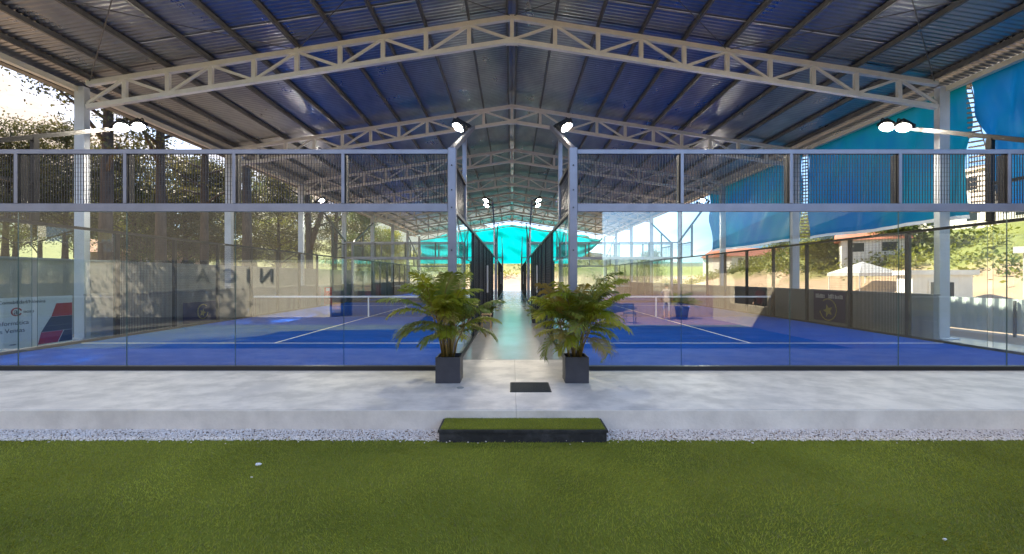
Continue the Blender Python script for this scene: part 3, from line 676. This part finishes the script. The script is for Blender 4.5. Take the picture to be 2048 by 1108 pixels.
def palm(loc, seed, label, hang):
    r = random.Random(seed)
    P = thing('potted_palm', label, 'potted palm', loc, 'areca palms in square planters')
    m = MB(); a = 0.20; b_ = 0.195; h = 0.42
    # square planter with rim and hollow top
    m.add([(-a,-a,0),(a,-a,0),(a,a,0),(-a,a,0),(-a,-a,h),(a,-a,h),(a,a,h),(-a,a,h),(-a+.02,-a+.02,h),(a-.02,-a+.02,h),(a-.02,a-.02,h),(-a+.02,a-.02,h),(-a+.02,-a+.02,h-.06),(a-.02,-a+.02,h-.06),(a-.02,a-.02,h-.06),(-a+.02,a-.02,h-.06)],
          [(0,3,2,1),(0,1,5,4),(1,2,6,5),(2,3,7,6),(3,0,4,7),(4,5,9,8),(5,6,10,9),(6,7,11,10),(7,4,8,11),(8,9,13,12),(9,10,14,13),(10,11,15,14),(11,8,12,15)])
    o = m.build('planter', M_planter, P)
    bv = o.modifiers.new('edge', 'BEVEL'); bv.width = 0.006; bv.segments = 2
    MB().box(-a+.021,a-.021,-a+.021,a-.021,h-.075,h-.05).build('soil', M_soil, P)
    bases = []
    for i in range(13):
        az = r.uniform(0,6.28); rr = r.uniform(0.02,0.12); lean = r.uniform(0.05,0.26); hh_ = r.uniform(0.38,0.80)
        p0 = Vector((rr*math.cos(az), rr*math.sin(az), h-.055)); p2 = p0+Vector((lean*math.cos(az), lean*math.sin(az), hh_)); p1 = p0.lerp(p2,0.5)+Vector((0,0,0.03))-Vector((math.cos(az),math.sin(az),0))*0.02
        MB().tube([p0,p1,p2], [0.017,0.014,0.009], 7).build('stem', M_cane, P, smooth=True)
        bases.append((p2, az))
    for i in range(46):
        p2, az = bases[i % 13]
        a2 = az + r.uniform(-0.9,0.9) if i < 13 else r.uniform(0,6.28)
        low = i >= 38
        el = r.uniform(1.05,1.5) if i < 13 else (r.uniform(0.55,1.05) if not low else r.uniform(0.05,0.5))
        L = r.uniform(0.68,0.92) if not low else r.uniform(0.55,0.82)
        fm = frond_mesh(L, el, r.uniform(0.6,1.5), seed*50+i, r.uniform(0.24,0.34), 34)
        base = p2 if not low else p2*0.75+Vector((0,0,h*0.25))
        o = fm.build('frond', [M_frond if r.random() < 0.62 else (M_frond2 if r.random() < 0.8 else M_dry), M_cane], P, loc=base); o.rotation_euler = (0,0,a2)
    for (az, el, L, dr_) in hang:
        fm = frond_mesh(L, el, dr_, seed*77+int(az*10), 0.26, 34)
        o = fm.build('frond', [M_frond2, M_cane], P, loc=(0.05*math.cos(az),0.05*math.sin(az),h+0.32)); o.rotation_euler = (0,0,az)
    return P
palm((-1.035, 6.88, -0.004), 3, 'bushy palm in a square grey planter, one frond reaching over the left court', [(3.3, 0.55, 0.95, 2.0), (2.9, 0.75, 0.9, 2.0), (0.2, 0.5, 0.8, 1.6)])
palm((1.05, 6.88, -0.004), 15, 'palm in a square grey planter with a frond drooping to the floor', [(-0.15, 0.35, 0.85, 2.9), (0.5, 0.9, 0.9, 1.6), (3.6, 0.3, 0.8, 2.2)]).scale = (0.96, 0.96, 1.0)

# corridor furniture
s = thing('stool', 'small wooden stool standing against the mesh beyond the left palm', 'stool', (-0.86, 14.0, -0.004))
MB().bbox(-0.17,0.17,-0.17,0.17,0.44,0.475,0.006).build('seat', M_wood, s)
for sx in (-1,1):
    for sy in (-1,1): MB().beam((sx*0.15,sy*0.15,0),(sx*0.13,sy*0.13,0.44),0.035,0.035).build('leg', M_wood, s)
MB().box(-0.13,0.13,-0.15,-0.135,0.22,0.36).build('apron', M_wood, s)
def small_plant(loc, label, seed):
    P = thing('potted_plant', label, 'potted plant', loc)
    m = MB(); m.tube([(0,0,0),(0,0,0.28),(0,0,0.30)], [0.11,0.15,0.15], 16); m.build('pot', M_planter, P)
    r = random.Random(seed); 
    for i in range(14):
        o = frond_mesh(r.uniform(0.35,0.55), r.uniform(0.5,1.4), r.uniform(1,2), seed+i, 0.16, 14).build('leaf', [M_frond2, M_cane], P, loc=(0,0,0.29)); o.rotation_euler = (0,0,r.uniform(0,6.28))
small_plant((0.86, 15.5, -0.004), 'dark leafy pot plant against the mesh beyond the right palm', 21)
small_plant((-0.88, 16.6, -0.004), 'dark leafy pot plant behind the wooden stool', 41)

# ------------------------------------------------------------------ trees
def leaves(C, n_each, spread, size, r, asp=2.4, flat=0.6):
    k = len(C); n_ = k*n_each
    c = np.repeat(C, n_each, 0) + r.normal(0, 1, (n_,3))*np.array([spread, spread, spread*flat])
    u = r.normal(0,1,(n_,3)); u /= np.linalg.norm(u,axis=1)[:,None]; v = np.cross(u, r.normal(0,1,(n_,3))); v /= np.linalg.norm(v,axis=1)[:,None]
    s = size*r.uniform(0.6,1.3,n_)[:,None]; u = u*s; v = v*s/asp
    V = np.stack([c-u*0.9, c-v, c+u, c+v],1).reshape(-1,3); F = np.arange(n_*4).reshape(-1,4); return V, F
def tree(x, y, h, tr_, cb, cr, seed, label, lm, clumps=110, per=190, leaf=0.115, spread=0.62, fork=False, group=None, name='tree', thin=False):
    r = np.random.default_rng(seed); z0 = float(hgt(x, y))-0.1
    T = thing(name, label, 'tree', (x, y, z0), group)
    m = MB(); bend = r.normal(0, 0.35, 2); N = 9; tp = []
    for i in range(N+1):
        t = i/N; tp.append(Vector((bend[0]*math.sin(t*3.0)*t, bend[1]*math.sin(t*2.4)*t, h*0.93*t)))
    m.tube(tp, [tr_*(1.25 if i == 0 else 1)*(1-0.82*(i/N)) for i in range(N+1)], 10)
    C = []
    nl = 22
    for k in range(nl):
        t = cb+(0.97-cb)*(k+r.random()*0.7)/nl; q = t*N; i0 = min(int(q), N-1); p = tp[i0].lerp(tp[i0+1], q-i0)
        az = k*2.4+r.normal(0,0.5); rel = (t-cb)/(1-cb); L = cr*(0.55+0.6*math.sin(math.pi*min(1,0.25+0.75*rel)))*r.uniform(0.7,1.15)*(1-0.35*rel)
        up = r.uniform(0.1,0.6); e = p+Vector((math.cos(az)*L, math.sin(az)*L, L*up)); mid = p.lerp(e,0.5)+Vector((0,0,L*0.10))
        m.tube([p, mid, e], [tr_*0.34*(1-0.6*rel), tr_*0.2*(1-0.6*rel), 0.02], 6)
        for j in range(int(clumps/nl)):
            s_ = 0.35+0.65*(j+r.random())/max(1,int(clumps/nl)); b = p.lerp(mid, s_*2) if s_ < 0.5 else mid.lerp(e, s_*2-1)
            if rel < 0.32 and thin and r.random() < 0.55: continue
            C.append(np.array(b)+r.normal(0,0.35,3)*np.array([1,1,0.6]))
    if fork:
        p = tp[2]; e = p+Vector((2.2,0.5,h*0.5)); m.tube([p, p.lerp(e,0.45)+Vector((0.5,0,0)), e], [tr_*0.75, tr_*0.5, tr_*0.25], 9); 
        for j in range(8): C.append(np.array(e)+r.normal(0,1.0,3))
    m.build('trunk', M_bark, T, smooth=True)
    V, F = leaves(np.array(C), per, spread, leaf, r)
    link('crown', np_mesh('crown', V, F, lm), T)
    return T
TG = 'trees standing beyond the left side of the hall'
def tx(px, y): return (px-1024)/830*y
for (px, y, h, tr_, cb, cr, seed, lab, lm, fk) in (
    (210, 22, 24, 0.36, 0.34, 3.8, 1, 'thick-trunked dark pine just right of the nearest white column', M_leaf_d, False),
    (322, 25, 25, 0.34, 0.36, 4.0, 2, 'straight dark pine midway between the first two white columns', M_leaf_d, False),
    (408, 29, 24, 0.30, 0.30, 3.8, 3, 'slimmer pine with lower branches just before the second column', M_leaf_d, False),
    (495, 28, 26, 0.34, 0.40, 3.8, 4, 'bare-trunked pine directly right of the second white column', M_leaf_d, False),
    (620, 38, 22, 0.34, 0.30, 3.8, 5, 'forked dark tree right of the third column', M_leaf_d, True),
    (668, 44, 20, 0.30, 0.26, 3.8, 6, 'dense dark tree behind the fourth column', M_leaf_d, False),
    (720, 52, 13, 0.28, 0.16, 3.6, 7, 'bushy dark tree between the fourth and fifth columns', M_leaf_g, False),
    (775, 66, 10, 0.22, 0.12, 3.2, 8, 'sunlit yellow-leaved tree near the far end of the hall', M_leaf_y, False),
    (-175, 22, 24, 0.34, 0.45, 4.2, 10, 'tall pine whose branches enter at the left picture edge', M_leaf_d, False),
    (130, 36, 13, 0.25, 0.25, 3.8, 71, 'rounded dark tree behind the pines, next to the nearest column', M_leaf_d, False),
    (272, 38, 12.5, 0.25, 0.22, 3.6, 72, 'rounded dark tree behind and between the first two pines', M_leaf_d, False),
    (372, 37, 13, 0.25, 0.25, 3.6, 73, 'rounded dark tree behind and between the second and third pines', M_leaf_d, False),
    (452, 40, 13.5, 0.25, 0.22, 3.6, 74, 'rounded dark tree directly behind the second column', M_leaf_d, False),
    (560, 46, 14, 0.25, 0.25, 3.6, 75, 'rounded dark tree left of the third column', M_leaf_d, False),
    (10, 34, 12, 0.25, 0.25, 3.6, 76, 'rounded dark tree at the left edge below the pine branches', M_leaf_d, False),
    (265, 46, 9, 0.2, 0.10, 4.0, 13, 'low sunlit yellow-green tree far behind the pines, left', M_leaf_y, False),
    (445, 52, 10, 0.2, 0.10, 4.4, 14, 'low sunlit yellow-green tree far behind the second column', M_leaf_y, False),
    (555, 62, 9, 0.2, 0.12, 4.4, 15, 'low sunlit yellow-green tree glimpsed beside the third column', M_leaf_y, False),
    (150, 52, 10, 0.2, 0.12, 4.4, 16, 'low green tree far behind the nearest white column', M_leaf_g, False),
    (30, 44, 11, 0.25, 0.12, 5, 17, 'low dark tree behind the left picture edge', M_leaf_d, False),
    (350, 40, 10, 0.25, 0.12, 4.5, 18, 'bushy olive tree behind the midway pine', M_leaf_g, False),
    (250, 60, 16, 0.3, 0.12, 6, 19, 'big olive tree in the back row behind the pines', M_leaf_g, False),
    (400, 64, 17, 0.3, 0.12, 6, 20, 'big olive tree in the back row before the second column', M_leaf_g, False),
    (510, 70, 16, 0.3, 0.12, 6, 21, 'big olive tree in the back row after the second column', M_leaf_g, False),
    (600, 80, 15, 0.3, 0.10, 6, 22, 'big dark tree in the back row behind the forked one', M_leaf_d, False),
    (80, 62, 17, 0.3, 0.12, 6, 23, 'big olive tree in the back row at the far left', M_leaf_g, False),
    (690, 86, 14, 0.3, 0.10, 6, 24, 'big dark tree in the back row behind the fourth column', M_leaf_d, False),
    ):
    tree(tx(px,y), y, h, tr_, cb, cr, seed, lab, lm, fork=fk, group=TG, thin=(h >= 20), clumps=(88 if h >= 20 else 110))
for (x, y, h, seed, lab) in ((-24, 6.5, 17, 62, 'tall pine at the edge of the lawn, nearer the hall'), (-28.5, 0.0, 15, 63, 'pine by the lawn farther from the hall')):
    tree(x, y, h, 0.32, 0.3, 3.6, seed, lab, M_leaf_d, group='pines beside the lawn')

# right-hand bank: shrubs as one mass, some single trees
NS = 300
sx = rng.uniform(31, 39, NS); sy = rng.uniform(16, 75, NS); C = np.stack([sx, sy, hgt(sx, sy)+0.35], 1)
V, F = leaves(C, 70, 0.55, 0.17, rng, 2.0, 0.8)
structure(link('shrubbery', np_mesh('shrubbery', V, F, [M_leaf_y, M_leaf_g], np.repeat((rng.random(NS)<0.25).astype(np.int32),70).astype(np.int32))), 'stuff')
for (px, y, h, seed, lab, lm) in ((1640, 44, 6, 31, 'round yellow-green tree on the bank behind the navy sign', M_leaf_y), (1560, 60, 7, 32, 'yellow-green tree on the bank left of the wide column', M_leaf_y),
                                  (1790, 38, 4.5, 33, 'small green tree on the bank below the white apartment block', M_leaf_g), (1300, 84, 7, 34, 'distant green tree seen through the court by the tarps', M_leaf_g)):
    tree(tx(px,y), y, h, 0.14, 0.15, h*0.32, seed, lab, lm, per=110, leaf=0.14, group='trees on the bank')
# far bank cover behind the end of the walkway
NS = 260
sx = rng.uniform(-40, 40, NS); sy = rng.uniform(84, 120, NS); C = np.stack([sx, sy, hgt(sx, sy)+0.5], 1)
V, F = leaves(C, 60, 0.8, 0.26, rng, 2.0, 0.7)
structure(link('undergrowth', np_mesh('undergrowth', V, F, [M_leaf_y, M_leaf_g], np.repeat((rng.random(NS)<0.3).astype(np.int32),60))), 'stuff')

# ------------------------------------------------------------------ buildings and fences outside
def house(name, label, x, y, wx, wy, h, rot, wm, rm, pitch=0.35, nwin=3, storeys=1, flat=False, base=None, cat='house'):
    z0 = (float(hgt(x,y)) if base is None else base)
    H = thing(name, label, cat, (x,y,z0), rotz=rot)
    MB().box(-wx/2,wx/2,-wy/2,wy/2,-1.5,h).build('wall', wm, H)
    if flat: MB().box(-wx/2-0.2,wx/2+0.2,-wy/2-0.2,wy/2+0.2,h+0.002,h+0.28).build('roof', rm, H)
    else:
        r = wy/2*pitch*1.2
        m = MB(); o = 0.4
        m.add([(-wx/2-o,-wy/2-o,h-0.12),(wx/2+o,-wy/2-o,h-0.12),(wx/2+o,wy/2+o,h-0.12),(-wx/2-o,wy/2+o,h-0.12),(-wx/2-o,0,h+r),(wx/2+o,0,h+r)], [(0,1,5,4),(2,3,4,5),(0,4,3),(1,2,5),(0,3,2,1)]); m.build('roof', rm, H)
    for s_ in range(storeys):
        for i in range(nwin):
            cx = -wx/2+wx*(i+0.5)/nwin; zz = h/storeys*s_+h/storeys*0.38; hh_ = h/storeys*0.42
            for sy in (-1, 1):
                y0, y1 = sorted((sy*(wy/2+0.005), sy*(wy/2+0.05)))
                f = MB().box(cx-0.6,cx+0.6,y0,y1,zz-0.08,zz+hh_+0.08).build('window', M_white, H)
                y0, y1 = sorted((sy*(wy/2+0.052), sy*(wy/2+0.06)))
                MB().box(cx-0.5,cx+0.5,y0,y1,zz,zz+hh_).build('pane', M_dkwin, f)
    return H
house('house', 'white hillside house with a red tiled roof behind the navy sign', tx(1740,39), 39, 4.4, 4, 1.9, R(-35), M_white, M_rooftile, base=3.3, nwin=2)
house('apartment_building', 'long white apartment block on top of the bank at the right', 53, 48, 30, 9, 6.5, R(90), M_white, M_white, storeys=2, nwin=7, flat=True, base=6.4, cat='building')
house('house', 'pale house with clay roof far through the court by the tarps', tx(1500,78), 78, 14, 8, 4.5, R(10), M_white, M_rooftile, storeys=2, nwin=4, base=1.0)
house('house', 'pink house with clay roof beyond the pines', -44, 50, 10, 7, 2.6, R(50), M_pink, M_rooftile, base=1.9)
house('house', 'cream house at the far left behind the nearest column', -46, 27, 11, 7, 3.4, R(65), M_cream, M_rooftile, base=2.6)
# gazebo tent
G = thing('gazebo', 'white pointed party tent standing on the yard below the bank', 'tent', (tx(1725,33), 33, -0.27))
for sx in (-1.5,1.5):
    for sy in (-1.5,1.5): MB().box(sx-0.03,sx+0.03,sy-0.03,sy+0.03,0,2.3).build('pole', M_white, G)
m = MB(); m.add([(-1.6,-1.6,2.3),(1.6,-1.6,2.3),(1.6,1.6,2.3),(-1.6,1.6,2.3),(0,0,3.2),(-1.6,-1.6,2.05),(1.6,-1.6,2.05),(1.6,1.6,2.05),(-1.6,1.6,2.05)], [(0,1,4),(1,2,4),(2,3,4),(3,0,4),(0,5,6,1),(1,6,7,2),(2,7,8,3),(3,8,5,0)]); m.build('canopy', M_tarp_w, G)
# sheet metal fence (corrugated)
def sheet_fence(label, p, q, z0, z1):
    p = Vector(p); q = Vector(q); L = (q-p).length; d = (q-p)/L; nn = Vector((-d.y, d.x)); ys = []
    nseg = int(L/0.09); V = []; F = []
    for i in range(nseg+1):
        s_ = L*i/nseg; o_ = nn*(0.022 if (i//2) % 2 else -0.022)
        for z in (z0, z1): V.append((p.x+d.x*s_+o_.x, p.y+d.y*s_+o_.y, z))
    F = [(2*i,2*i+2,2*i+3,2*i+1) for i in range(nseg)]
    T = thing('sheet_fence', label, 'fence', (0,0,0)); m = MB(); m.add(V, F); m.build('cladding', M_sheet, T)
    m = MB(); k = 0
    while k <= L+0.01:
        c = p+d*k-nn*0.06; MB().box(c.x-0.03,c.x+0.03,c.y-0.03,c.y+0.03,-0.3,z1-0.05).build('fence_post', M_purlin, T); k += 2.5
sheet_fence('pale corrugated metal fence beyond the right column, on sandy ground', (16.2, 18.6), (16.9, 8.5), -0.16, 0.98)
house('shed', 'white shed at the right picture edge behind the metal fence', 23.3, 16.9, 2.6, 2.2, 3.0, R(12), M_white, M_white, nwin=1, flat=True, base=-0.27, cat='shed')
house('shed', 'squat white shed behind the right-hand column on the yard', tx(1865,25), 25, 2.6, 2.2, 2.1, R(-25), M_white, M_white, nwin=1, flat=True, base=-0.27, cat='shed')

# ------------------------------------------------------------------ what stands behind the camera and shows in the glass
wl = thing('boundary_wall', 'grey boundary wall with dark raised letters, mirrored in the glass of the left court', 'wall', (0,-5.0,TOP))
MB().box(-32,-8.9,-0.2,0,0,2.72).build('wall_face', M_grey_wall2, wl)
MB().box(-32.03,-8.87,-0.23,0.03,2.722,2.79).build('coping', M_grey_wall, wl)
for ch, x in (('N',-12.0),('I',-12.9),('C',-13.8),('A',-15.1)):
    o = link('letter', text_data(ch, 0.95, M_ink, 0.03, 'CENTER'), wl, (x, 0.035, 1.72), Euler((R(90),0,R(180))))
cb = thing('added_dark_building', 'dark building with rear wing behind the lawn, added to keep the glass reflections dark', 'added_dark_building', (-2,-6,TOP))  # unseen building, added and shaped to keep bright ground and hills out of the panes
MB().box(-6.8,6.64,-9,0,0,5.7).build('wall', M_dark_club, cb)
MB().box(-52,-6.85,-15,-11,0,7.0).build('rear_wing', M_dark_club, cb)
for i in range(4):
    f = MB().box(-5.9+i*3.2,-4.1+i*3.2,0.003,0.05,1.0,3.0).build('window', M_black, cb); MB().box(-5.8+i*3.2,-4.2+i*3.2,0.052,0.06,1.1,2.9).build('pane', M_dkwin, f)
pv = thing('pavilion', 'cream pavilion with slate roof and wide opening, mirrored in the right court glass', 'pavilion', (9.4,-4.1,TOP))
w_ = MB(); Lp = 8.6
w_.box(0,0.2,0,1.5,0,3.1); w_.box(0,0.2,1.5,4.1,0,0.85); w_.box(0,0.2,1.5,4.1,2.35,3.1); w_.box(0,0.2,4.1,Lp,0,3.1); w_.box(0.2,8,0,0.2,0,3.1); w_.box(0.2,8,Lp-0.2,Lp,0,3.1); w_.box(7.8,8,0.2,Lp-0.2,0,3.1)
w_.build('wall', M_cream, pv)
rf = MB(); rf.prism([(-0.6,3.15),(3.9,5.15),(8.6,3.15),(8.6,3.27),(3.9,5.3),(-0.6,3.27)], -0.5, Lp+0.4); rf.build('roof', M_slate, pv)
bp = thing('potted_palm', 'palm in a dark blue pot beside the pavilion, mirrored in the glass', 'potted palm', (7.9,-4.0,TOP))
MB().tube([(0,0,0),(0,0,0.55),(0,0,0.6)], [0.24,0.32,0.33], 18).build('planter', M_bluepot, bp, smooth=True)
for i in range(26):
    o = frond_mesh(rnd.uniform(0.7,1.0), rnd.uniform(0.5,1.4), rnd.uniform(1.2,2.0), 900+i, 0.3, 26).build('frond', [M_frond, M_cane], bp, loc=(0,0,0.6)); o.rotation_euler = (0,0,rnd.uniform(0,6.28))

# people and chair seen mirrored in the right court glass
def person(loc, rotz, label, shirt, trousers, seated=False):
    P = thing('person', label, 'person', loc, rotz=rotz)
    J = {'pelvis':(0,0,0.93),'waist':(0,0,1.06),'chest':(0,0.01,1.28),'neck':(0,0.01,1.44),'head':(0,0.03,1.55),'crown':(0,0.02,1.66)}
    E = [('pelvis','waist'),('waist','chest'),('chest','neck'),('neck','head'),('head','crown')]
    Rd = {'pelvis':0.14,'waist':0.125,'chest':0.14,'neck':0.05,'head':0.085,'crown':0.07}
    for sg, n_ in ((-1,'a'),(1,'b')):
        kf = 0.10*sg
        J.update({'sh'+n_:(sg*0.17,0,1.38),'el'+n_:(sg*0.25,0.02,1.10),'wr'+n_:(sg*0.23,0.14,0.88),'hd'+n_:(sg*0.23,0.18,0.80),
                  'hip'+n_:(sg*0.09,0,0.88),'kn'+n_:(sg*0.10,0.05+kf,0.48),'an'+n_:(sg*0.10,0.0+kf,0.08),'toe'+n_:(sg*0.11,0.16+kf,0.035)})
        E += [('chest','sh'+n_),('sh'+n_,'el'+n_),('el'+n_,'wr'+n_),('wr'+n_,'hd'+n_),('pelvis','hip'+n_),('hip'+n_,'kn'+n_),('kn'+n_,'an'+n_),('an'+n_,'toe'+n_)]
        Rd.update({'sh'+n_:0.065,'el'+n_:0.045,'wr'+n_:0.03,'hd'+n_:0.035,'hip'+n_:0.095,'kn'+n_:0.06,'an'+n_:0.042,'toe'+n_:0.035})
    ks = list(J); me = bpy.data.meshes.new('body'); me.from_pydata([J[k] for k in ks], [(ks.index(a), ks.index(b)) for a, b in E], [])
    for m_ in (M_skin, shirt, trousers): me.materials.append(m_)
    o = link('body', me, P); sk = o.modifiers.new('skin','SKIN')
    for i, k in enumerate(ks): me.skin_vertices[0].data[i].radius = (Rd[k], Rd[k]*0.85)
    me.skin_vertices[0].data[0].use_root = True
    o.modifiers.new('sub','SUBSURF').render_levels = 2
    bpy.context.view_layer.update()
    me2 = bpy.data.meshes.new_from_object(o.evaluated_get(bpy.context.evaluated_depsgraph_get())); o.modifiers.clear(); o.data = me2
    for pl in me2.polygons:
        z = pl.center.z; x = abs(pl.center.x); pl.use_smooth = True
        pl.material_index = 0 if z > 1.43 or (x > 0.19 and z < 1.16) else (1 if z > 0.90 else (2 if z > 0.45 else 0))
    hm = MB(); rings = 6; vs = [(0,0.0,1.72)]; 
    for i in range(1, rings):
        t_ = i/rings*1.75
        for k in range(12):
            a = 2*math.pi*k/12; vs.append((0.105*math.sin(t_)*math.cos(a), 0.0+0.115*math.sin(t_)*math.sin(a), 1.60+0.12*math.cos(t_)))
    fs = [(0,1+k,1+(k+1)%12) for k in range(12)]+[(1+i*12+k,1+i*12+(k+1)%12,13+i*12+(k+1)%12,13+i*12+k) for i in range(rings-2) for k in range(12)]
    hm.add(vs, fs); hm.build('hair', M_hair, P, smooth=True)
    return P
person((7.05,-3.6,TOP), R(200), 'person in pale shirt and shorts standing beside the blue plant pot, mirrored', M_shirt, M_trous)
person((10.3,-1.9,TOP), R(80), 'person in red shirt standing behind the pavilion opening, mirrored', M_red, M_print_dk)
ch = thing('chair', 'blue chair standing at the end of the paving, mirrored in the right court glass', 'chair', (5.0,-2.3,TOP), rotz=0.5)
MB().bbox(-0.22,0.22,-0.22,0.22,0.43,0.46,0.01).build('seat', M_bluepot, ch); MB().bbox(-0.21,0.21,0.19,0.22,0.62,0.86,0.008).build('backrest', M_bluepot, ch)
for sx in (-0.2,0.2):
    MB().beam((sx,-0.2,0),(sx,-0.19,0.43),0.03,0.03).build('leg', M_bluepot, ch); MB().beam((sx,0.22,0),(sx,0.225,0.86),0.03,0.03).build('leg', M_bluepot, ch)
